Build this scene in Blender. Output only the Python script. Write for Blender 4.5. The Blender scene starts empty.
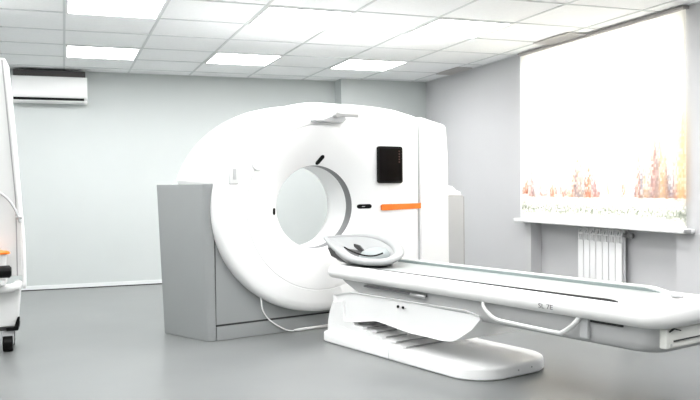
import bpy, bmesh, math, random
from math import sin, cos, pi, radians, sqrt, atan2
from mathutils import Vector, Matrix
random.seed(7)
scene = bpy.context.scene
COL = scene.collection

# ------------------------------------------------------------------ materials
def mat(name, color, rough=0.5, metal=0.0, noise=0.0, nscale=8.0, bump=0.0, bscale=60.0, coat=0.0, emit=None, estr=0.0, spec=0.5):
    m = bpy.data.materials.new(name); m.use_nodes = True
    nt = m.node_tree; b = nt.nodes['Principled BSDF']
    b.inputs['Roughness'].default_value = rough
    b.inputs['Metallic'].default_value = metal
    b.inputs['Coat Weight'].default_value = coat
    b.inputs['Specular IOR Level'].default_value = spec
    tc = nt.nodes.new('ShaderNodeTexCoord')
    nz = nt.nodes.new('ShaderNodeTexNoise'); nz.inputs['Scale'].default_value = nscale; nz.inputs['Detail'].default_value = 4
    nt.links.new(tc.outputs['Object'], nz.inputs['Vector'])
    rp = nt.nodes.new('ShaderNodeValToRGB')
    c = color
    rp.color_ramp.elements[0].position = 0.3; rp.color_ramp.elements[1].position = 0.7
    rp.color_ramp.elements[0].color = tuple(max(0, v*(1-noise)) for v in c) + (1,)
    rp.color_ramp.elements[1].color = tuple(min(1, v*(1+noise)) for v in c) + (1,)
    nt.links.new(nz.outputs['Fac'], rp.inputs['Fac']); nt.links.new(rp.outputs['Color'], b.inputs['Base Color'])
    if bump:
        n2 = nt.nodes.new('ShaderNodeTexNoise'); n2.inputs['Scale'].default_value = bscale
        nt.links.new(tc.outputs['Object'], n2.inputs['Vector'])
        bp = nt.nodes.new('ShaderNodeBump'); bp.inputs['Strength'].default_value = bump; bp.inputs['Distance'].default_value = 0.005
        nt.links.new(n2.outputs['Fac'], bp.inputs['Height']); nt.links.new(bp.outputs['Normal'], b.inputs['Normal'])
    if emit:
        b.inputs['Emission Color'].default_value = tuple(emit) + (1,); b.inputs['Emission Strength'].default_value = estr
    return m

LAMP = 9.0
M = {}
M['wall'] = mat('painted_wall_cool', (0.515, 0.545, 0.538), 0.75, noise=0.012, nscale=2, bump=0.08, bscale=120)
M['wall_r'] = mat('painted_wall_neutral', (0.525, 0.525, 0.535), 0.75, noise=0.012, nscale=2, bump=0.08, bscale=120)
M['niche'] = mat('painted_niche', (0.53, 0.53, 0.54), 0.8, noise=0.02, nscale=3, bump=0.08)
M['floor'] = mat('vinyl_floor', (0.182, 0.190, 0.189), 0.30, noise=0.05, nscale=1.6, bump=0.015, bscale=30, spec=0.5)
M['tile'] = mat('ceiling_tile', (0.93, 0.94, 0.94), 0.85, noise=0.02, nscale=40, bump=0.15, bscale=160)
M['tbar'] = mat('ceiling_tee_bar', (0.68, 0.70, 0.70), 0.5, noise=0.01)
M['lampframe'] = mat('lamp_frame_white', (0.85, 0.85, 0.85), 0.5)
M['diffuser'] = mat('lamp_diffuser', (0.9, 0.9, 0.9), 0.5, emit=(1, 1, 1), estr=LAMP)
M['white'] = mat('gantry_white_plastic', (0.88, 0.88, 0.875), 0.38, noise=0.006, nscale=3, coat=0.15)
M['white2'] = mat('warm_white_plastic', (0.72, 0.72, 0.71), 0.42, noise=0.008, nscale=4)
M['creamy'] = mat('foot_panel_plastic', (0.72, 0.72, 0.68), 0.45, noise=0.02, nscale=8)
M['grey_panel'] = mat('grey_painted_panel', (0.295, 0.307, 0.306), 0.42, noise=0.015, nscale=3, bump=0.02)
M['grey_light'] = mat('light_grey_panel', (0.50, 0.505, 0.51), 0.45, noise=0.01, nscale=3)
M['tub'] = mat('table_tub_grey', (0.47, 0.47, 0.47), 0.5, noise=0.01)
M['seam'] = mat('dark_seam', (0.03, 0.03, 0.03), 0.7)
M['seam_soft'] = mat('grey_seam', (0.36, 0.36, 0.36), 0.7)
M['ring'] = mat('bore_ring_grey', (0.20, 0.20, 0.205), 0.45, noise=0.03)
M['black'] = mat('black_plastic', (0.005, 0.005, 0.005), 0.35, spec=0.12)
M['screen'] = mat('black_screen_glass', (0.004, 0.003, 0.003), 0.12, spec=0.08)
M['redhint'] = mat('dark_red_icons', (0.05, 0.012, 0.008), 0.3)
M['orange'] = mat('orange_plastic', (0.90, 0.20, 0.015), 0.45, noise=0.12, nscale=6)
M['metal'] = mat('brushed_steel', (0.55, 0.55, 0.55), 0.3, metal=0.9, noise=0.03)
M['darkmetal'] = mat('dark_anodised_rail', (0.14, 0.14, 0.145), 0.4, metal=0.4)
M['mattress'] = mat('table_mattress_vinyl', (0.34, 0.36, 0.355), 0.4, noise=0.015, nscale=6)
M['rimshade'] = mat('table_rim_shade', (0.26, 0.305, 0.30), 0.35, noise=0.03)
M['rest'] = mat('head_holder_plastic', (0.36, 0.368, 0.37), 0.45, noise=0.01)
M['restpad'] = mat('head_holder_pad', (0.30, 0.33, 0.33), 0.6, noise=0.03)
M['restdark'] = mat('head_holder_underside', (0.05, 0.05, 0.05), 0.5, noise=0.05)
M['radiator'] = mat('radiator_enamel', (0.82, 0.82, 0.82), 0.35)
M['radgrey'] = mat('radiator_inner_fins', (0.42, 0.43, 0.43), 0.5)
M['pipe'] = mat('valve_metal', (0.30, 0.30, 0.30), 0.4, metal=0.6)
M['vent'] = mat('vent_grey', (0.50, 0.48, 0.47), 0.6)
M['rail'] = mat('blind_rail_grey', (0.36, 0.34, 0.33), 0.5)
M['acshade'] = mat('shade_above_ac', (0.06, 0.055, 0.055), 0.7)
M['pvc'] = mat('white_pvc_frame', (0.85, 0.85, 0.85), 0.35)
M['text'] = mat('grey_lettering', (0.13, 0.13, 0.13), 0.6)
M['base_skirt'] = mat('skirting_white', (0.70, 0.72, 0.72), 0.5)

def glass_mat():
    m = bpy.data.materials.new('window_glass'); m.use_nodes = True; nt = m.node_tree
    nt.nodes.remove(nt.nodes['Principled BSDF']); out = nt.nodes['Material Output']
    t = nt.nodes.new('ShaderNodeBsdfTransparent'); g = nt.nodes.new('ShaderNodeBsdfGlossy'); g.inputs['Roughness'].default_value = 0.02
    x = nt.nodes.new('ShaderNodeMixShader'); x.inputs[0].default_value = 0.06
    nt.links.new(t.outputs[0], x.inputs[1]); nt.links.new(g.outputs[0], x.inputs[2]); nt.links.new(x.outputs[0], out.inputs[0])
    return m
M['glass'] = glass_mat()

def blind_mat():
    m = bpy.data.materials.new('printed_translucent_blind'); m.use_nodes = True; nt = m.node_tree
    nt.nodes.remove(nt.nodes['Principled BSDF']); out = nt.nodes['Material Output']
    a = nt.nodes.new('ShaderNodeVertexColor'); a.layer_name = 'print'
    tc = nt.nodes.new('ShaderNodeTexCoord'); nz = nt.nodes.new('ShaderNodeTexNoise'); nz.inputs['Scale'].default_value = 5
    nt.links.new(tc.outputs['Object'], nz.inputs['Vector'])
    rp = nt.nodes.new('ShaderNodeValToRGB'); rp.color_ramp.elements[0].color = (0.95, 0.94, 0.92, 1); rp.color_ramp.elements[1].color = (1, 1, 1, 1)
    nt.links.new(nz.outputs['Fac'], rp.inputs['Fac'])
    mx = nt.nodes.new('ShaderNodeMix'); mx.data_type = 'RGBA'; mx.blend_type = 'MULTIPLY'; mx.inputs[0].default_value = 1
    nt.links.new(a.outputs['Color'], mx.inputs[6]); nt.links.new(rp.outputs['Color'], mx.inputs[7])
    d = nt.nodes.new('ShaderNodeBsdfDiffuse'); t = nt.nodes.new('ShaderNodeBsdfTranslucent')
    nt.links.new(mx.outputs[2], d.inputs['Color']); nt.links.new(mx.outputs[2], t.inputs['Color'])
    x = nt.nodes.new('ShaderNodeMixShader'); x.inputs[0].default_value = 0.5
    nt.links.new(d.outputs[0], x.inputs[1]); nt.links.new(t.outputs[0], x.inputs[2]); nt.links.new(x.outputs[0], out.inputs[0])
    return m
M['blind'] = blind_mat()

# ------------------------------------------------------------------ helpers
def link(name, me, material, parent=None, smooth=False, bevel=0.0, bseg=3, loc=None):
    o = bpy.data.objects.new(name, me); COL.objects.link(o)
    if material: me.materials.append(M[material] if isinstance(material, str) else material)
    if parent: o.parent = parent
    if loc: o.location = loc
    if smooth:
        for p in me.polygons: p.use_smooth = True
    if bevel:
        b = o.modifiers.new('bevel', 'BEVEL'); b.width = bevel; b.segments = bseg; b.limit_method = 'ANGLE'; b.angle_limit = radians(35)
        for p in me.polygons: p.use_smooth = True
        w = o.modifiers.new('wn', 'WEIGHTED_NORMAL'); w.keep_sharp = False
    return o
def tag(o, label=None, cat=None, group=None, kind=None):
    if label: o['label'] = label
    if cat: o['category'] = cat
    if group: o['group'] = group
    if kind: o['kind'] = kind
    return o
def empty(name, loc=(0, 0, 0), rz=0.0):
    e = bpy.data.objects.new(name, None); COL.objects.link(e); e.location = loc; e.rotation_euler = (0, 0, rz); e.empty_display_size = 0.1
    return e

class MB:
    """collects shapes into one mesh"""
    def __init__(s, off=(0, 0, 0)): s.v = []; s.f = []; s.off = Vector(off)
    def add(s, vs, fs):
        n = len(s.v); s.v += [tuple(Vector(v) - s.off) for v in vs]; s.f += [tuple(i + n for i in f) for f in fs]
    def box(s, a, b):
        (x0, y0, z0), (x1, y1, z1) = a, b
        vs = [(x0,y0,z0),(x1,y0,z0),(x1,y1,z0),(x0,y1,z0),(x0,y0,z1),(x1,y0,z1),(x1,y1,z1),(x0,y1,z1)]
        s.add(vs, [(0,3,2,1),(4,5,6,7),(0,1,5,4),(1,2,6,5),(2,3,7,6),(3,0,4,7)]); return s
    def prism(s, poly, h0, h1, axis='x'):
        """poly of 2D points extruded along axis. x: (y,z); y: (x,z); z: (x,y)"""
        def P(p, h): return {'x': (h, p[0], p[1]), 'y': (p[0], h, p[1]), 'z': (p[0], p[1], h)}[axis]
        n = len(poly); s.add([P(p, h0) for p in poly] + [P(p, h1) for p in poly],
            [tuple(range(n))[::-1], tuple(range(n, 2*n))] + [(i, (i+1) % n, n+(i+1) % n, n+i) for i in range(n)]); return s
    def rings(s, rings, cap0=False, cap1=False, closed=True):
        n = len(rings[0]); vs = [p for r in rings for p in r]; fs = []
        for k in range(len(rings)-1):
            for i in range(n if closed else n-1):
                j = (i+1) % n; fs.append((k*n+i, k*n+j, (k+1)*n+j, (k+1)*n+i))
        if cap0: fs.append(tuple(range(n))[::-1])
        if cap1: fs.append(tuple(range((len(rings)-1)*n, len(rings)*n)))
        s.add(vs, fs); return s
    def tube(s, pts, r, n=12, caps=True, flat=1.0):
        pts = [Vector(p) for p in pts]; R = []
        rr = r if isinstance(r, (list, tuple)) else [r]*len(pts)
        up = Vector((0, 0, 1)); prev = None
        for i, p in enumerate(pts):
            t = (pts[min(i+1, len(pts)-1)] - pts[max(i-1, 0)]).normalized()
            if prev is None:
                a = t.cross(up)
                if a.length < 1e-3: a = t.cross(Vector((1, 0, 0)))
                a.normalize()
            else:
                a = (prev - t*prev.dot(t)).normalized()
            prev = a; b = a.cross(t).normalized()
            R.append([tuple(p + a*cos(2*pi*k/n)*rr[i] + b*sin(2*pi*k/n)*rr[i]*flat) for k in range(n)])
        return s.rings(R, caps, caps)
    def cyl(s, c, axis, r, h, n=24):
        c = Vector(c); a = Vector(axis).normalized()
        return s.tube([c, c + a*h], r, n)
    def build(s, name, material, parent=None, smooth=False, bevel=0.0, bseg=3):
        me = bpy.data.meshes.new(name); me.from_pydata(s.v, [], s.f); me.update()
        bm = bmesh.new(); bm.from_mesh(me); bmesh.ops.recalc_face_normals(bm, faces=bm.faces); bm.to_mesh(me); bm.free()
        return link(name, me, material, parent, smooth, bevel, bseg)

def spline(pts, n=8):
    """Catmull-Rom"""
    P = [Vector(p) for p in pts]; out = []
    for i in range(len(P)-1):
        p0 = P[max(i-1, 0)]; p1 = P[i]; p2 = P[i+1]; p3 = P[min(i+2, len(P)-1)]
        for k in range(n):
            t = k/n; out.append(0.5*((2*p1) + (-p0+p2)*t + (2*p0-5*p1+4*p2-p3)*t*t + (-p0+3*p1-3*p2+p3)*t**3))
    out.append(P[-1]); return out
def smoothmod(o, ang=40):
    for p in o.data.polygons: p.use_smooth = True
    bm = bmesh.new(); bm.from_mesh(o.data)
    for e in bm.edges:
        if len(e.link_faces) == 2 and e.calc_face_angle(0) > radians(ang): e.smooth = False
    bm.to_mesh(o.data); bm.free(); return o

# ------------------------------------------------------------------ room constants
H = 2.833; XR = 5.048; T = 0.8; R1 = 1.177
XL = -2.6; YF = -12.6
CY = -0.267; CX = 3.71           # projecting wall part right of the back wall
NY0, NY1 = -3.02, -5.31          # niche / window opening
S = lambda n, b, m, bev=0: tag(b.build(n, m, None, bevel=bev), kind='structure')

S('floor', MB().box((XL-.2, YF-.2, -.1), (XR+.5, .3, 0)), 'floor')
S('wall_back', MB().prism([(XL-.2, 0), (CX, 0), (CX, CY), (XR+.5, CY), (XR+.5, .2), (XL-.2, .2)], 0, H+.1, 'z'), 'wall')
S('wall_left', MB().box((XL-.2, YF, 0), (XL, 0, H+.1)), 'wall')
S('wall_front', MB().box((XL-.2, YF-.2, 0), (XR+.5, YF, H+.1)), 'wall')
WY0, WY1 = -2.90, -5.42          # window opening behind the blind, wider than the niche below
S('wall_right', MB().box((XR, CY, 0), (XR+.4, WY0, H+.1)), 'wall_r')
S('wall_right', MB().box((XR, WY0, 0), (XR+.4, NY0, .865)), 'wall_r')
S('wall_right', MB().box((XR, WY1, 0), (XR+.4, NY1, .865)), 'wall_r')
S('wall_right', MB().box((XR, WY1, 0), (XR+.4, YF, H+.1)), 'wall_r')
S('wall_right', MB().box((XR, WY1, 2.81), (XR+.4, WY0, H+.1)), 'wall_r')
S('wall_right', MB().box((XR+.14, NY1, 0), (XR+.4, NY0, .865)), 'wall_r')
# skirting: slim white board with a dark gap under it
b = MB(); b.box((XL, -.014, .012), (CX-.014, 0, .06)); b.box((CX-.014, CY-.014, .012), (CX, 0, .06)); b.box((CX, CY-.014, .012), (XR-.014, CY, .06))
S('baseboard_back', b, 'base_skirt')
S('trim_1', MB().box((XL, -.010, 0), (CX-.010, 0, .012)), 'seam')
b = MB(); b.box((XR-.014, CY, .0), (XR, NY0, .06)); b.box((XR-.014, NY1, 0), (XR, YF, .06)); b.box((XR+.126, NY1, 0), (XR+.14, NY0, .06))
S('baseboard_right', b, 'base_skirt')
S('baseboard_left', MB().box((XL, YF, 0), (XL+.014, -.014, .06)), 'base_skirt')

# ceiling: tiles with a raised tee-bar grid
S('ceiling', MB().box((XL-.2, YF-.2, H), (XR+.5, .3, H+.1)), 'tile')
b = MB(); w = .011
i = -3
while i*T < XR:
    if i*T > XL: b.box((i*T-w, YF, H-.006), (i*T+w, 0, H+.001))
    i += 1
k = -1
while -(R1+k*T) > YF:
    y = -(R1+k*T); b.box((XL, y-w, H-.006), (XR, y+w, H+.001)); k += 1
b.box((XL, -.02, H-.006), (XR, 0, H+.001)); b.box((XR-.02, YF, H-.006), (XR, 0, H+.001))
S('trim_2', b, 'tbar')

# lamps
def lamp():
    r = empty('ceiling_light')
    f = MB(); a = T/2-w-.002
    f.box((-a, -a, -.012), (-a+.02, a, 0)); f.box((a-.02, -a, -.012), (a, a, 0)); f.box((-a+.02, -a, -.012), (a-.02, -a+.02, 0)); f.box((-a+.02, a-.02, -.012), (a-.02, a, 0))
    f.build('frame', 'lampframe', r)
    MB().box((-a+.02, -a+.02, -.009), (a-.02, a-.02, -.002)).build('diffuser', 'diffuser', r)
    return r
def dup(root):
    r = root.copy(); COL.objects.link(r)
    for ch in root.children:
        c = ch.copy(); COL.objects.link(c); c.parent = r
        for g in ch.children:
            d = g.copy(); COL.objects.link(d); d.parent = c
    return r
L0 = lamp(); first = True
rowtxt = {0: 'in the row nearest the back wall', 3: 'in the second row from the back wall'}
coltxt = {0: 'above the air conditioner side, leftmost', 2: 'middle one, over the scanner left side', 4: 'rightmost, over the scanner right side'}
names = {(0,0): 'square ceiling light in the back row, nearest the wall air conditioner', (2,0): 'square ceiling light in the back row, above the left shoulder of the scanner',
         (4,0): 'square ceiling light in the back row, close to the projecting wall corner', (0,3): 'large square ceiling light at the top left of the photo, cut by the frame',
         (2,3): 'square ceiling light of the front row, middle one, at the top centre', (4,3): 'square ceiling light of the front row nearest the window blind'}
for row in (0, 3, 6, 9):
    for c in (-2, 0, 2, 4):
        o = L0 if first else dup(L0); first = False
        o.location = ((c+.5)*T, -(R1+(row+.5)*T), H-.001)
        tag(o, names.get((c, row), 'square recessed ceiling light outside the view of the photo'), 'ceiling light', 'square lights recessed in the tiled ceiling')

# vents along the right wall
def vent(yc, L, lab, xc):
    r = empty('ceiling_vent', (xc, yc, H)); tag(r, lab, 'ceiling vent', 'grey vents along the window wall')
    f = MB(); W_ = .11
    f.box((-W_, -L/2, -.02), (-W_+.02, L/2, -.006)); f.box((W_-.02, -L/2, -.02), (W_, L/2, -.006)); f.box((-W_+.02, -L/2, -.02), (W_-.02, -L/2+.02, -.006)); f.box((-W_+.02, L/2-.02, -.02), (W_-.02, L/2, -.006))
    f.build('frame', 'vent', r)
    sl = MB()
    for q in range(6):
        x = -W_+.035+q*.03; sl.box((x-.004, -L/2+.02, -.018), (x+.010, L/2-.02, -.008))
    sl.build('slats', 'vent', r)
vent(-1.45, .62, 'grey ceiling vent near the back corner, farther of two', XR-.16)
vent(-3.85, .62, 'grey ceiling vent above the window blind, nearer of two', XR-.19)

# ------------------------------------------------------------------ window
wroot = tag(empty('window_1', (XR+.28, (NY0+NY1)/2, .9)), kind='structure')
off = wroot.location
b = MB(off); X0, X1 = XR+.25, XR+.31
b.box((X0, WY1, .87), (X1, WY0, .94)); b.box((X0, WY1, 2.74), (X1, WY0, 2.81))
for y in (WY1, WY0-.07): b.box((X0, y, .94), (X1, y+.07, 2.74))
for y in (WY1+.90, WY1+1.83): b.box((X0, y-.03, .94), (X1, y+.03, 2.74))
b.build('window_frame', 'pvc', wroot, bevel=.006)
MB(off).box((XR+.275, WY1+.04, .92), (XR+.281, WY0-.04, 2.76)).build('pane', 'glass', wroot)
sl = MB(off).prism([(XR-.13, -5.535), (XR-.001, -5.535), (XR-.001, WY1+.001), (XR+.25, WY1+.001), (XR+.25, WY0-.001), (XR-.001, WY0-.001), (XR-.001, -2.85), (XR-.13, -2.85)], .868, .908, 'z').build('window_sill', 'pvc', wroot, bevel=.012)
MB(off).box((XR-.134, -5.549, .872), (XR-.06, -5.536, .904)).build('sill_end_cap', 'seam_soft', wroot, bevel=.004)

# printed roller blind
def clampf(x, a=0., b_=1.): return max(a, min(b_, x))
def lerp3(a, b_, t): return tuple(a[i]*(1-t)+b_[i]*t for i in range(3))
BY0, BY1, BZ0, BZ1 = -2.885, -5.465, .915, 2.795
NU, NV = 300, 220
rnd = random.Random(3)
trees = []                        # (u, base z, height, width, colour, strength)
def tree(u, base, h, wd, c, s): trees.append((u, base, h, wd, c, s))
ORG = (.79, .61, .53); PNK = (.78, .66, .64); GRY = (.66, .68, .71); YEL = (.90, .80, .66)
for q in range(90):
    u = rnd.random(); tree(u, 1.17+rnd.uniform(-.02, .03), rnd.uniform(.08, .34), rnd.uniform(.008, .018), rnd.choice([PNK, GRY, PNK, ORG]), rnd.uniform(.5, .9))
for u, h, c, s in ((.085, .50, PNK, .7), (.075, .36, PNK, .6), (.105, .30, GRY, .6), (.16, .36, PNK, .6), (.24, .34, ORG, .5), (.21, .28, PNK, .5), (.30, .24, PNK, .6),
                   (.41, .66, ORG, .8), (.44, .72, YEL, .8), (.385, .48, ORG, .8), (.43, .44, GRY, .9), (.46, .40, GRY, .9), (.40, .36, GRY, .9), (.49, .56, ORG, .8), (.51, .44, GRY, .8), (.52, .34, PNK, .8), (.475, .5, ORG, .8), (.36, .3, ORG, .6)):
    tree(u, 1.16, h, .028, c, s)
for q in range(26):
    u = .76+.24*rnd.random(); tree(u, 1.17, rnd.uniform(.4, .62)+(u-.76)*1.4, rnd.uniform(.02, .035), rnd.choice([ORG, PNK, GRY, YEL, GRY]), rnd.uniform(.45, .8))
def hsh(i, j): 
    v = sin(i*127.1+j*311.7)*43758.5453; return v-math.floor(v)
def print_col(u, z, i, j):
    c = (.97, .965, .95)
    c = lerp3(c, (.97, .95, .84), .5*clampf(1-abs(z-1.75)/.35)*clampf(.4+.6*sin(u*7+.6)))
    dens = 0
    for (tu, tb, th, tw, tc, ts) in trees:
        if tb <= z <= tb+th:
            hh = (z-tb)/th; wd = tw*(1-hh)**.8*(.7+.6*hsh(int(z*60), int(tu*977)))
            d = abs(u-tu)
            if d < wd:
                n = .25+.75*hsh(i//2+3, j//3+11)
                c = lerp3(c, tc, ts*n*clampf(1.25-d/wd)*(.55+.45*(1-hh)))
    if z < 1.2:
        c = lerp3(c, (.56, .59, .54), .85*clampf(1-abs(z-1.03)/.12)*hsh(i//2, j//2))
        c = lerp3(c, (.80, .68, .60), .45*clampf(1-abs(z-1.15)/.06)*hsh(i//3, j))
    return tuple(min(v, 1)**2.6 for v in c)
me = bpy.data.meshes.new('fabric'); vs = []; fs = []; cols = []
bx = XR-.035
for j in range(NV+1):
    for i in range(NU+1):
        u = i/NU; z = BZ0+(BZ1-BZ0)*j/NV; vs.append((bx, BY0+(BY1-BY0)*u, z)); cols.append(print_col(u, z, i, j))
for j in range(NV):
    for i in range(NU):
        a = j*(NU+1)+i; fs.append((a, a+1, a+NU+2, a+NU+1))
broot = empty('roller_blind', (XR-.03, (BY0+BY1)/2, BZ0)); tag(broot, 'large backlit roller blind printed with a pale autumn forest, hanging over the window', 'blind')
bo = Vector(broot.location)
me.from_pydata([tuple(Vector(v)-bo) for v in vs], [], fs); me.update()
ca = me.color_attributes.new('print', 'FLOAT_COLOR', 'POINT')
for k_, c in enumerate(cols): ca.data[k_].color = (*c, 1)
fab = link('fabric', me, 'blind', broot)
sm = fab.modifiers.new('thick', 'SOLIDIFY'); sm.thickness = .0008
MB(bo).box((XR-.075, BY1-.01, BZ1), (XR-.005, BY0+.01, H-.008)).build('head_rail', 'rail', broot, bevel=.006)
MB(bo).box((XR-.045, BY1+.005, BZ0-.004), (XR-.025, BY0-.005, BZ0+.016)).build('bottom_bar', 'pvc', broot, bevel=.004)
MB(bo).box((XR-.040, BY0+.002, BZ0), (XR-.022, BY0+.016, BZ1)).build('side_guide', 'pvc', broot)

# ------------------------------------------------------------------ radiator
RZ0, RZ1 = .265, .86; RYa = -3.85; pitch = .10; RX = XR+.035
rr = empty('radiator', (RX+.04, RYa-.35, RZ0)); tag(rr, 'white seven-section radiator on the niche wall below the window sill', 'radiator')
ro = Vector(rr.location)
for k in range(7):
    yc = RYa-(k+.5)*pitch; h_ = pitch/2-.006
    s_ = MB(ro)
    s_.box((RX, yc-h_, RZ0+.02), (RX+.008, yc+h_, RZ1-.145))          # flat front plate
    s_.box((RX+.008, yc-.007, RZ0+.01), (RX+.075, yc+.007, RZ1-.02))  # web
    s_.box((RX+.045, yc-h_+.004, RZ0+.02), (RX+.052, yc+h_-.004, RZ1-.05))
    # curved top hood with slots
    prof = [(RX+.004, RZ1-.145), (RX, RZ1-.10), (RX+.004, RZ1-.055), (RX+.02, RZ1-.018), (RX+.045, RZ1), (RX+.075, RZ1-.008), (RX+.078, RZ1-.03), (RX+.045, RZ1-.014), (RX+.026, RZ1-.03), (RX+.012, RZ1-.06), (RX+.008, RZ1-.10), (RX+.010, RZ1-.145)]
    for (a0, a1) in ((-h_, -h_+.013), (h_-.013, h_), (-.006, .006)):
        s_.prism([(p[0], p[1]) for p in prof], yc+a0, yc+a1, 'y')
    s_.box((RX+.001, yc-h_, RZ1-.085), (RX+.009, yc+h_, RZ1-.070))
    s_.box((RX+.040, yc-h_, RZ1-.006), (RX+.060, yc+h_, RZ1))
    sec = s_.build('section', 'radiator', rr)
    t_ = MB(ro).cyl((RX+.042, yc-h_, RZ1-.065), (0, 1, 0), .022, 2*h_); 
    MB(ro).cyl((RX+.042, yc-h_, RZ0+.045), (0, 1, 0), .022, 2*h_).build('collector', 'radgrey', sec, smooth=True)
    t_.build('collector', 'radgrey', sec, smooth=True)
ye = RYa-.7
v_ = MB(ro); v_.cyl((RX+.042, ye+.004, RZ1-.065), (0, -1, 0), .018, .06); v_.cyl((RX+.042, ye-.05, RZ1-.065), (0, -1, 0), .026, .05); v_.cyl((RX+.042, ye-.035, RZ1-.085), (0, 0, 1), .012, .05); v_.tube([(RX+.042, ye-.035, RZ1-.065), (RX+.095, ye-.035, RZ1-.065), (XR+.14, ye-.035, RZ1-.065)], .010)
v_.build('valve', 'pipe', rr, smooth=True)
v_ = MB(ro); v_.cyl((RX+.042, ye+.004, RZ0+.045), (0, -1, 0), .016, .05); v_.tube([(RX+.042, ye-.035, RZ0+.045), (XR+.14, ye-.035, RZ0+.045)], .010)
v_.build('return_pipe', 'pipe', rr, smooth=True)
MB(ro).cyl((RX+.042, RYa-.004, RZ0+.045), (0, 1, 0), .018, .03).build('end_plug', 'pipe', rr, smooth=True)
v_ = MB(ro); v_.cyl((RX+.042, RYa-.004, RZ1-.065), (0, 1, 0), .018, .02)
v_.build('end_plug', 'pipe', rr, smooth=True)

# ------------------------------------------------------------------ air conditioner
ar = empty('air_conditioner', (-.17, -.11, 2.39)); tag(ar, 'white wall-mounted split air conditioner high on the back wall at the left', 'air conditioner')
ao = Vector(ar.location)
pr = [(0, 2.40), (-.10, 2.39), (-.15, 2.40), (-.155, 2.425), (-.14, 2.435), (-.19, 2.455), (-.215, 2.50), (-.22, 2.60), (-.215, 2.70), (-.20, 2.725), (0, 2.725)]
MB(ao).prism(pr, -.62, .275, 'x').build('body', 'white', ar, bevel=.006)
MB(ao).box((-.60, -.209, 2.428), (.235, -.10, 2.456)).build('outlet_slot', 'black', ar)
fl = MB(ao).prism([(-.10, 2.395), (-.19, 2.405), (-.205, 2.418), (-.20, 2.424), (-.10, 2.408)], -.60, .235, 'x').build('louver_flap', 'white', ar, bevel=.002)
MB(ao).box((-.60, -.19, 2.725), (.255, 0, 2.80)).build('shade_strip', 'acshade', ar, bevel=.004)  # dark box painting the shade band between the unit and the ceiling

# ------------------------------------------------------------------ scanner frame
TH = radians(15.0); P0 = Vector((1.169, -4.19, 0))
def Wl(x, y, z=0): return Vector((P0.x + x*cos(TH) - y*sin(TH), P0.y + x*sin(TH) + y*cos(TH), z))
GO = Vector((1.03, .30, 0))
g = empty('ct_scanner', Wl(1.03, .30), TH); tag(g, 'large white computed tomography scanner with round bore and grey side cabinets', 'ct scanner')
bcx, bcz = 1.03, 1.115
NA = 256
RX_, RZ_ = .415, .383
def ell(phi, rx, rz): return 1/sqrt((cos(phi)/rx)**2+(sin(phi)/rz)**2)
def outline_fn(poly):
    P = [(x-bcx, z-bcz) for x, z in poly]; n = len(P)
    def r(phi):
        dx, dz = cos(phi), sin(phi); best = 0
        for i in range(n):
            x1, z1 = P[i]; x2, z2 = P[(i+1) % n]; ex, ez = x2-x1, z2-z1; den = dx*ez-dz*ex
            if abs(den) < 1e-9: continue
            t = (x1*ez-z1*ex)/den; u = (x1*dz-z1*dx)/den
            if t > 0 and -1e-6 <= u <= 1+1e-6: best = max(best, t)
        return best
    return r
def smooth_r(f, passes):
    v = [f(2*pi*i/NA) for i in range(NA)]
    for _ in range(passes): v = [(v[i-1]+2*v[i]+v[(i+1) % NA])/4 for i in range(NA)]
    return v
# front cover outline
poly = []
for k in range(0, 61):
    a = radians(90 + 180*k/60); poly.append((bcx+1.07*cos(a), bcz+.955*sin(a)))
poly += [(2.08, .16), (2.15, .18), (2.18, .24), (2.18, 1.985), (2.03, 2.012), (1.9, 2.042), (1.7, 2.058), (1.5, 2.066), (1.3, 2.070)]
fr = smooth_r(outline_fn(poly), 1)
def ring_from(vals, y, dz=0): return [(bcx+vals[i]*cos(2*pi*i/NA), y, bcz+vals[i]*sin(2*pi*i/NA)+dz) for i in range(NA)]
thr = [ell(2*pi*i/NA, RX_, RZ_) for i in range(NA)]
cre = [ell(2*pi*i/NA, .78, .745) for i in range(NA)]
rings = []
rings.append(ring_from(thr, .035))
for k in range(0, 15):
    t = k/14; rr_ = [thr[i]+(cre[i]-thr[i])*t for i in range(NA)]
    rings.append(ring_from(rr_, .03-.14*sin(t*pi/2)**.9))
def gring(add, y):
    out = []
    for i in range(NA):
        a = 360*i/NA; k_ = clampf((a-75)/20)*clampf((300-a)/30)
        out.append((bcx+(cre[i]+add)*cos(2*pi*i/NA), -.111+(y+.111)*k_, bcz+(cre[i]+add)*sin(2*pi*i/NA)))
    return out
rings.append(gring(.003, -.1045)); rings.append(gring(.009, -.1045)); rings.append(gring(.012, -.112))
for ins, y in ((.09, -.118), (.05, -.114), (.028, -.104), (.012, -.088), (.003, -.065), (0, -.04), (0, .01), (.006, .02), (.05, .025)):
    rings.append(ring_from([max(fr[i]-ins, cre[i]+.014) for i in range(NA)], y))
fc = smoothmod(MB(GO).rings(rings).build('front_cover', 'white', g), 50)
# bore lining
b = MB(GO).rings([ring_from(thr, .034), ring_from([v-.004 for v in thr], .04), ring_from([v-.004 for v in thr], .125)])
smoothmod(b.build('bore_ring', 'ring', g), 50)
b = MB(GO).rings([ring_from([v-.002 for v in thr], .125), ring_from([v-.002 for v in thr], .42), ring_from([v+.012 for v in thr], .44)])
smoothmod(b.build('bore_tunnel', 'white', g), 50)
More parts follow.
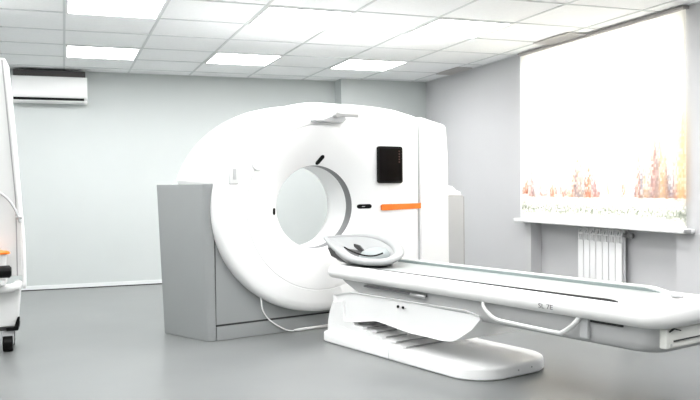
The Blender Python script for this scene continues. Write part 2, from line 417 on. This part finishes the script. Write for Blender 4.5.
# rear cover
poly = []
for k in range(0, 40):
    a = radians(90 + 77*k/39); poly.append((bcx+1.19*cos(a), bcz+.955*sin(a)))
poly += [(-.02, 1.325), (-.02, .13), (2.62, .13), (2.62, 1.945), (2.24, 1.985), (1.9, 2.03), (1.5, 2.06), (1.25, 2.068)]
rf = smooth_r(outline_fn(poly), 1)
rings = []
for ins, y in ((.16, .03), (.13, .05), (.07, .10), (.03, .18), (.008, .28), (0, .38), (0, .54), (.02, .59), (.06, .62)):
    # taper only on the upper left shoulder
    rings.append(ring_from([rf[i]-ins*(1 if (pi*.5 < 2*pi*i/NA < pi*.96) else .35) for i in range(NA)], y))
rings.append(ring_from([v+.30 for v in thr], .625))
rings.append(ring_from([v+.12 for v in thr], .58)); rings.append(ring_from([v+.03 for v in thr], .50)); rings.append(ring_from([v+.0 for v in thr], .43))
smoothmod(MB(GO).rings(rings).build('rear_cover', 'white', g), 50)
# right cover
MB(GO).prism([(2.19, .16), (2.52, .16), (2.565, .20), (2.555, 1.60), (2.53, 1.89), (2.50, 1.918), (2.19, 1.982)], -.112, .60, 'y').build('side_cover', 'white', g, bevel=.012)
MB(GO).box((2.178, -.085, .2), (2.194, .02, 1.960)).build('cover_seam', 'grey_light', g)
# left cabinet: floor plan polygon flaring backwards
cab = MB(GO); cab.rings([[(.0, .0, 0), (-.045, .0, 0), (-.07, .012, 0), (-.085, .04, 0), (-.215, .62, 0), (.02, .62, 0)], [(-.01, .0, 1.335), (-.075, .0, 1.335), (-.10, .012, 1.335), (-.115, .04, 1.335), (-.27, .62, 1.335), (.02, .62, 1.335)]], True, True)
cab.build('side_cabinet', 'grey_panel', g, bevel=.006)
MB(GO).box((.000, .012, .0), (.006, .05, 1.33)).build('panel_gap', 'seam', g)
MB(GO).prism([(.006, .135), (2.60, .135), (2.60, .55), (.55, .55), (.30, .80), (.15, 1.1), (.006, 1.3)], .006, .03, 'y').build('lower_panel', 'grey_panel', g)
MB(GO).box((.006, .010, .118), (2.60, .03, .135)).build('panel_gap', 'seam', g)
MB(GO).box((.004, -.004, .0), (2.62, .60, .118)).build('plinth', 'grey_panel', g, bevel=.004)
# right cabinet
MB(GO).box((2.65, .0, 0), (2.87, .60, 1.19)).build('side_cabinet', 'grey_light', g, bevel=.006)
MB(GO).box((2.871, .006, .02), (2.887, .05, 1.18)).build('panel_gap', 'seam_soft', g)
MB(GO).prism([(2.65, 1.19), (2.85, 1.19), (2.83, 1.235), (2.77, 1.25), (2.72, 1.29), (2.65, 1.30)], .0, .3, 'y').build('cabinet_cap', 'white', g, bevel=.01)
# screen
FY = -.118
sc = MB(GO)
def rrect(cx, cz, w_, h_, r, n=6):
    out = []
    for (sx, sz, a0) in ((1, 1, 0), (-1, 1, 90), (-1, -1, 180), (1, -1, 270)):
        for k in range(n+1):
            a = radians(a0+90*k/n); out.append((cx+sx*(w_/2-r)+r*cos(a), cz+sz*(h_/2-r)+r*sin(a)))
    return out
scx, scz, sw, sh = 1.785, 1.505, .295, .355
sc = MB(GO).prism(rrect(scx, scz, sw, sh, .025), FY-.028, FY+.005, 'y').build('display', 'black', g, bevel=.004)
MB(GO).prism(rrect(scx, scz, sw-.035, sh-.045, .008), FY-.0295, FY-.028, 'y').build('screen', 'screen', sc)
rd = MB(GO)
for q in range(5): rd.box((scx+.095, FY-.0305, scz+.02+q*.026), (scx+.108, FY-.0295, scz+.034+q*.026))
rd.build('icons', 'redhint', sc)
# orange strip, laser windows
MB(GO).prism([(1.685, 1.075), (1.70, 1.066), (2.178, 1.074), (2.178, 1.128), (1.70, 1.126), (1.683, 1.116)], FY-.006, FY+.01, 'y').build('orange_stripe', 'orange', g, bevel=.002)
def slot(cx, cz, L, w_, ang, y, nm='laser_window'):
    pts = []
    for k in range(9): a = radians(-90+180*k/8); pts.append((L/2-w_/2+w_/2*cos(a), w_/2*sin(a)))
    for k in range(9): a = radians(90+180*k/8); pts.append((-L/2+w_/2+w_/2*cos(a), w_/2*sin(a)))
    ca_, sa_ = cos(ang), sin(ang); P = [(cx+p[0]*ca_-p[1]*sa_, cz+p[0]*sa_+p[1]*ca_) for p in pts]
    return P
def flare_y(x, z):
    dx, dz = x-bcx, z-bcz; r = sqrt(dx*dx+dz*dz); ph = atan2(dz, dx); a, c = ell(ph, RX_, RZ_), ell(ph, .78, .745)
    t = clampf((r-a)/(c-a)); return .03-.14*sin(t*pi/2)**.9
def slot_obj(cx, cz, L, w_, ang):
    P = slot(cx, cz, L, w_, ang, 0); b = MB(GO)
    b.rings([[(x, flare_y(x, z)+.004, z) for x, z in P], [(x, flare_y(x, z)-.005, z) for x, z in P]], True, True)
    s_ = b.build('laser_window', 'black', g)
    return s_
slot_obj(1.545, 1.108, .125, .042, .02)
MB(GO).box((1.515, flare_y(1.54, 1.108)-.008, 1.104), (1.565, flare_y(1.54, 1.108)-.004, 1.111)).build('marking', 'seam_soft', g)
slot_obj(1.062, 1.548, .10, .044, radians(58))
slot_obj(.575, 1.085, .062, .034, radians(85))
# upper left shoulder details
MB(GO).box((.075, -.135, 1.330), (.165, -.075, 1.500)).build('control_box', 'white2', g, bevel=.012)
MB(GO).box((.108, -.139, 1.37), (.138, -.134, 1.46)).build('button_strip', 'grey_light', g, bevel=.004)
cp = MB(GO).cyl((.355, -.10, 1.50), (0, -1, 0), .055, .032, 32).build('round_cap', 'white', g, bevel=.008)
MB(GO).box((-.0, .07, 1.615), (.07, .12, 1.625)).build('shoulder_latch', 'grey_light', g, bevel=.003)
# arm with rod above the bore
cm = MB(GO).prism([(.90, 1.885), (1.20, 1.880), (1.24, 1.915), (1.22, 1.945), (1.12, 1.960), (1.0, 1.915), (.90, 1.905)], FY-.075, FY+.02, 'y').build('camera_arm', 'grey_light', g, bevel=.012)
rd = MB(GO); rd.box((1.10, FY-.11, 1.935), (1.35, FY-.09, 1.965)); rd.cyl((1.11, FY-.12, 1.95), (0, 1, 0), .026, .06); rd.build('steel_rod', 'metal', cm, bevel=.003)

# ------------------------------------------------------------------ patient table
TO = Vector((1.14, -1.45, 0))
t = empty('patient_table', Wl(1.14, -1.45), TH); tag(t, 'long white patient table on a low pedestal in front of the scanner bore', 'patient table')
def plan(x0, x1, y0, y1, r0, r1, ins=0, n=10):
    """rounded plan: y0 head end (radius r0), y1 foot end (radius r1), y1<y0"""
    x0 += ins; x1 -= ins; y0 -= ins; y1 += ins; r0 = max(r0-ins, .004); r1 = max(r1-ins, .004); out = []
    for (cx, cy, a0, r) in ((x1-r0, y0-r0, 0, r0), (x0+r0, y0-r0, 90, r0), (x0+r1, y1+r1, 180, r1), (x1-r1, y1+r1, 270, r1)):
        for k in range(n+1):
            a = radians(a0+90*k/n); out.append((cx+r*cos(a), cy+r*sin(a)))
    return out
def stack(mb, base, lv, **kw):
    mb.rings([[(x, y, z) for x, y in plan(*base, ins=ins)] for ins, z in lv], True, True); return mb
BX0, BX1, BYh, BYf = .70, 1.44, -.63, -3.74
bd = MB(TO); stack(bd, (BX0, BX1, BYh, BYf, .06, .15), [(.06, .545), (.03, .548), (.010, .562), (0, .588), (.004, .612), (.022, .640), (.045, .652), (.070, .656), (.082, .655), (.086, .640), (.10, .632)])
smoothmod(bd.build('table_frame', 'white2', t), 60)
ms = MB(TO); stack(ms, (BX0+.095, BX1-.095, BYh-.09, -3.36, .03, .05), [(0, .628), (0, .643), (.006, .648), (.02, .649)])
mt = smoothmod(ms.build('mattress', 'mattress', t), 60)
MB(TO).prism([(-3.40, .640), (-.80, .640), (-.80, .668), (-3.20, .668)], BX1-.100, BX1-.085, 'x').build('rim_shade_strip', 'rimshade', t)  # inner wall of the far rim, its shade put into the teal-grey colour
MB(TO).prism([(-3.42, .645), (-.80, .645), (-.80, .679), (-3.26, .679)], BX1-.085, BX1-.060, 'x').build('side_lip', 'white2', t, bevel=.004)
MB(TO).prism([(-3.43, .650), (-1.2, .650), (-1.2, .6585), (-2.4, .6615), (-3.36, .668), (-3.41, .664)], BX0+.084, BX0+.094, 'x').build('track_slot', 'seam', t)
# foot end pad with shallow hollow
fp = MB(TO); stack(fp, (BX0+.09, BX1-.09, -3.365, -3.66, .04, .08), [(0, .63), (0, .655), (.01, .664), (.03, .668), (.07, .668), (.09, .655), (.11, .650)])
smoothmod(fp.build('foot_pad', 'white2', t), 70)
MB(TO).cyl((1.22, -3.50, .655), (0, 0, 1), .035, .018).build('foot_knob', 'grey_light', t, bevel=.004)
# tub under the frame
tb = MB(TO)
def tubring(z, dh, df, ins): return [(x, y, z) for x, y in plan(.765+ins, 1.375-ins, -.74-dh, -3.69+df, .05, .12)]
tb.rings([tubring(.548, 0, 0, 0), tubring(.52, .05, 0, 0), tubring(.46, .20, .005, .006), tubring(.425, .40, .02, .014), tubring(.405, .70, .05, .03), tubring(.398, .95, .09, .06)], True, True)
smoothmod(tb.build('table_tub', 'tub', t), 60)
# foot control panel
fpn = MB(TO).box((.80, -3.705, .44), (1.34, -3.66, .545)).build('foot_panel', 'creamy', t, bevel=.008)
b = MB(TO); b.box((.86, -3.709, .475), (1.24, -3.703, .482)); b.build('panel_slot', 'seam', fpn)
b = MB(TO); b.prism([(.82, .535), (.86, .548), (.92, .532), (.92, .526), (.86, .540), (.82, .529)], -3.712, -3.703, 'y'); b.build('panel_latch', 'seam', fpn)
for xx, zz in ((1.18, .515), (.84, .46)): MB(TO).cyl((xx, -3.702, zz), (0, -1, 0), .007, .006, 12).build('screw', 'metal', fpn)
MB(TO).box((.752, -3.47, .530), (.772, -3.26, .543)).build('side_gap', 'seam', t)
# side handle (trapezoid bar)
hx = .712
hp = [(hx+.03, -2.37, .555), (hx, -2.40, .515), (hx-.01, -2.47, .455), (hx-.01, -2.52, .438), (hx-.01, -2.60, .432), (hx-.01, -2.98, .425), (hx-.01, -3.04, .432), (hx, -3.11, .50), (hx+.03, -3.14, .555)]
MB(TO).tube(spline([(a, b_-.065, c+(.022 if c < .47 else .006)) for a, b_, c in hp], 6), .0115, 12, flat=1.2).build('side_handle', 'white2', t, smooth=True)
MB(TO).box((.745, -3.25, .43), (.775, -3.19, .545)).build('handle_bracket', 'grey_light', t, bevel=.01)
# rail with steel end
ra = MB(TO).box((.735, -1.86, .512), (.758, -1.12, .527)).build('accessory_rail', 'darkmetal', t, bevel=.003)
MB(TO).tube([(.735, -1.70, .519), (.735, -1.80, .517), (.735, -1.86, .517)], [.010, .014, .010], 12).build('rail_clamp', 'metal', ra, smooth=True)
# lettering on the rim
cu = bpy.data.curves.new('lettering', 'FONT'); cu.body = 'SL 7E'; cu.size = .040; cu.extrude = .0006; cu.align_x = 'CENTER'; cu.align_y = 'CENTER'
tmp = bpy.data.objects.new('tmp_text', cu); COL.objects.link(tmp)
dg = bpy.context.evaluated_depsgraph_get(); dg.update()
tm = bpy.data.meshes.new_from_object(tmp.evaluated_get(dg)); bpy.data.objects.remove(tmp)
tm.transform(Matrix.Scale(1.25, 4, (1, 0, 0)))
tm.transform(Matrix.Translation(Vector((BX0-.0015, -2.985, .588))-TO) @ Matrix(((0, 0, -1, 0), (-1, 0, 0, 0), (0, 1, 0, 0), (0, 0, 0, 1))))
link('lettering', tm, 'text', t)
# base slab
bs = MB(TO); stack(bs, (.715, 1.515, -.56, -2.40, .02, .26), [(.012, 0), (.008, .006), (.0, .010), (.0, .070), (.006, .084), (.02, .092)])
bs_ = smoothmod(bs.build('base', 'white', t), 50)
for yy, zz in ((.0, .045), (.13, .05)): MB(TO).cyl((1.10+yy, -2.398, zz), (0, -1, 0), .006, .005, 10).build('screw', 'metal', bs_)
MB(TO).box((.7135, -1.462, .006), (.716, -1.458, .088)).build('base_seam', 'grey_light', t)
# stepped hump
pf = [(-.575, .088), (-.58, .17), (-.61, .26), (-.66, .34), (-.80, .36), (-.82, .20)]
yy, zz = -.84, .205
for k in range(6):
    pf += [(yy, zz), (yy-.115, zz-.002), (yy-.118, zz-.020)]; yy -= .122; zz -= .0195
pf += [(yy-.02, .088)]
MB(TO).prism(pf, .755, 1.52, 'x').build('step_cover', 'white', t, bevel=.004, bseg=2)
b = MB(TO)
yy, zz = -.84, .205
for k in range(6):
    b.box((.80, yy-.121, zz-.012), (1.50, yy-.1155, zz-.001)); yy -= .122; zz -= .0195
b.build('step_grooves', 'seam_soft', t)
MB(TO).box((1.0, -1.34, .09), (1.40, -.62, .43)).build('column', 'white', t, bevel=.03)
# lift cover (hull)
hull = [(-.66, .40), (-.9, .448), (-2.24, .468), (-2.37, .448), (-2.38, .42), (-2.30, .34), (-2.17, .262), (-2.11, .236), (-2.03, .225), (-1.65, .225), (-1.25, .258), (-.66, .16)]
hb = MB(TO); rg = []
for x, s_ in ((.775, .86), (.762, .93), (.758, 1), (1.42, 1), (1.416, .93), (1.40, .86)):
    rg.append([(x, -1.5+(p[0]+1.5)*(1-(1-s_)*.15), .35+(p[1]-.35)*s_) for p in hull])
hb.rings(rg, True, True)
hl = hb.build('lift_cover', 'white', t, bevel=.014)
for yq in (-1.525, -1.585): MB(TO).tube([(.760, yq, .405), (.752, yq, .405)], .011, 14).build('button', 'black', hl)

# ------------------------------------------------------------------ head holder on the table
HO = Vector((1.05, -.85, .656))
h = empty('head_holder', Wl(1.05, -.85, .656), TH); tag(h, 'light grey curved head holder on the scanner end of the patient table', 'head rest')
# loop rim: near arm, rounded foot side, far arm, tip
rim = [(.96, -.24, .845), (.88, -.46, .800), (.83, -.68, .750), (.805, -.88, .712), (.83, -1.05, .698), (.92, -1.15, .700), (1.04, -1.15, .725), (1.15, -1.05, .765), (1.22, -.88, .815), (1.24, -.68, .850), (1.22, -.48, .862), (1.14, -.32, .855), (1.04, -.24, .848), (.96, -.24, .845)]
pts = spline(rim, 8)
rad = []
for p in pts:
    q = clampf((-p.y-.20)/.6); rad.append(.017+.026*q)
# shell: rim to board footprint
n = len(pts)-1
outer = []; mid = []; low = []
for p in pts[:n]:
    cx_, cy_ = 1.04, -.82
    k1 = .96; mid.append((cx_+(p.x-cx_)*.97, cy_+(p.y-cy_)*.93, .656+(p.z-.656)*.55))
    low.append((cx_+(p.x-cx_)*.80, cy_+(p.y-cy_)*.72, .657))
top_in = [(1.04+(p.x-1.04)*.80, -.82+(p.y+.82)*.86, p.z-.015) for p in pts[:n]]
in2 = [(1.04+(p.x-1.04)*.55, -.82+(p.y+.82)*.62, max(.690, .656+(p.z-.656)*.62)) for p in pts[:n]]
in3 = [(1.04+(p.x-1.04)*.25, -.82+(p.y+.82)*.25, .670) for p in pts[:n]]
outer = [tuple(p) for p in pts[:n]]
smoothmod(MB(HO).rings([low, mid, outer, top_in, in2, in3], True, True).build('shell', 'rest', h), 80)
MB(HO).tube([p for p in pts], rad, 14, caps=True, flat=.62).build('rim', 'rest', h, smooth=True)
# pillow disc inside, towards the foot
pp = []
for rr_, z in ((.0001, .782), (.06, .778), (.10, .762), (.12, .735), (.125, .69)):
    pp.append([(1.04+rr_*cos(2*pi*k/32), -.86+rr_*1.2*sin(2*pi*k/32), z+.18*rr_*cos(2*pi*k/32)) for k in range(32)])
MB(HO).rings(pp).build('pad', 'restpad', h, smooth=True)
MB(HO).tube(spline([(.875, -.66, .790), (.875, -.80, .757), (.895, -.92, .737), (.94, -1.00, .738), (1.0, -1.03, .758)], 8), .007, 8).build('strap', 'black', h, smooth=True)
# opening under the far arm
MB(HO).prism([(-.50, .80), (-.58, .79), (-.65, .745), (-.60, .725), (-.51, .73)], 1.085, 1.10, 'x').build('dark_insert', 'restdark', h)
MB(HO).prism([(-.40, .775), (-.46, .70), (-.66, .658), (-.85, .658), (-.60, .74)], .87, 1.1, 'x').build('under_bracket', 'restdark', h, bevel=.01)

# ------------------------------------------------------------------ cable
cab_pts = [(.40, -.05, .38), (.405, -.05, .33), (.43, -.04, .22), (.50, -.03, .13), (.60, -.025, .06), (.70, -.03, .012), (.80, -.035, .008), (.95, -.03, .008), (1.16, -.02, .008)]
MB(GO).tube(spline(cab_pts, 8), .006, 8).build('cable', 'white', g, smooth=True)
MB(GO).tube([(.74, -.045, .014), (.80, -.05, .014), (1.10, -.05, .014)], [.008, .014, .014], 10).build('cable_sleeve', 'white', g, smooth=True)

# ------------------------------------------------------------------ equipment stand at left edge
SY = -3.9
so = Vector((-.50, SY, 0)); st = empty('equipment_stand', so); tag(st, 'tall white medical equipment stand on casters, cut by the left edge of the photo', 'medical equipment')
b = MB(so); b.prism([(-.85, .60), (-.355, .60), (-.365, 1.25), (-.445, 2.34), (-.46, 2.37), (-.85, 2.37)], SY+.02, SY+.28, 'y'); b.build('tower_panel', 'white2', st, bevel=.01)
b = MB(so); b.prism([(-.475, 2.355), (-.487, 2.355), (-.402, 1.22), (-.40, .60), (-.39, .60), (-.392, 1.22)], SY+.014, SY+.021, 'y'); b.build('panel_seam', 'seam_soft', st)
MB(so).tube(spline([(-.443, SY-.01, 2.30), (-.40, SY-.02, 1.75), (-.368, SY-.03, 1.25), (-.345, SY-.03, .9), (-.34, SY-.03, .50)], 6), .016, 12).build('support_tube', 'white', st, smooth=True)
MB(so).tube(spline([(-.60, SY-.05, 1.30), (-.50, SY-.06, 1.27), (-.43, SY-.06, 1.20), (-.38, SY-.06, 1.10), (-.365, SY-.06, 1.04)], 6), .010, 10).build('hose', 'grey_light', st, smooth=True)
MB(so).tube([(-.395, SY-.055, 1.075), (-.35, SY-.055, 1.085)], .016, 10).build('hose_clip', 'metal', st, smooth=True)
MB(so).tube([(-.85, SY-.16, .525), (-.44, SY-.16, .525), (-.405, SY-.13, .53), (-.39, SY-.06, .535), (-.39, SY+.02, .535)], .034, 14).build('push_bar', 'white2', st, smooth=True)
MB(so).prism([(-.85, .20), (-.40, .20), (-.375, .50), (-.85, .50)], SY-.06, SY+.26, 'y').build('base_body', 'white2', st, bevel=.012)
MB(so).prism([(-.48, .17), (-.39, .17), (-.375, .28), (-.395, .28), (-.42, .20), (-.48, .20)], SY-.09, SY-.06, 'y').build('bumper', 'black', st, bevel=.006)
MB(so).prism([(-.85, .17), (-.39, .17), (-.39, .20), (-.85, .20)], SY-.06, SY+.22, 'y').build('undertray', 'seam', st)
for xx, yy in ((-.47, -.04), (-.47, .2), (-.78, -.04), (-.78, .2)):
    cs = MB(so); cs.tube([(xx-.038, SY+yy, .065), (xx+.038, SY+yy, .065)], .065, 24); w_ = cs.build('caster', 'black', st, bevel=.008)
    MB(so).box((xx-.044, SY+yy-.02, .06), (xx+.044, SY+yy+.02, .17)).build('fork', 'grey_light', w_, bevel=.006)
MB(so).tube([(-.60, SY-.21, .66), (-.44, SY-.21, .66), (-.425, SY-.21, .66)], [.045, .05, .035], 16).build('knob', 'black', st, smooth=True)
MB(so).box((-.60, SY-.24, .60), (-.55, SY-.19, .64)).build('knob_bracket', 'grey_light', st)
MB(so).box((-.80, SY-.26, .555), (-.47, SY+.02, .60)).build('tray', 'white2', st, bevel=.008)
cr = empty('disposal_container', (-.56, SY-.078, .603)); tag(cr, 'small white container with an orange lid on the stand tray at the left edge', 'container')
co = Vector(cr.location)
def fr_(z, r): return [(-.56+r*cos(2*pi*k/24), SY-.078+r*.55*sin(2*pi*k/24), z) for k in range(24)]
MB(co).rings([fr_(.603, .08), fr_(.61, .085), fr_(.79, .095)], True, True).build('body', 'white2', cr, smooth=False)
MB(co).rings([fr_(.79, .118), fr_(.805, .118), fr_(.815, .10), fr_(.822, .05)], True, True).build('lid', 'orange', cr)

# ------------------------------------------------------------------ world, camera
w_ = bpy.data.worlds.new('daylight'); scene.world = w_; w_.use_nodes = True
bg = w_.node_tree.nodes['Background']; bg.inputs['Color'].default_value = (0.97, 0.985, 1.0, 1); bg.inputs['Strength'].default_value = 4.0

yaw, pit, rol = .3509, -.0192, -.0102
fw = Vector((sin(yaw)*cos(pit), cos(yaw)*cos(pit), sin(pit))); r_ = Vector((cos(yaw), -sin(yaw), 0)); u_ = r_.cross(fw)
Rr = r_*cos(rol)+u_*sin(rol); Uu = -r_*sin(rol)+u_*cos(rol)
cd = bpy.data.cameras.new('camera'); cam = bpy.data.objects.new('camera', cd); COL.objects.link(cam)
mw = Matrix((Rr, Uu, -fw)).transposed().to_4x4(); mw.translation = Vector((-.0269, -10.794, 1.314)); cam.matrix_world = mw
cd.sensor_width = 36; cd.lens = 36*781/700; cd.clip_start = .05
scene.camera = cam
vs_ = scene.view_settings; vs_.view_transform = 'Standard'; vs_.look = 'None'; vs_.gamma = 1; vs_.use_curve_mapping = False; vs_.exposure = 1.35
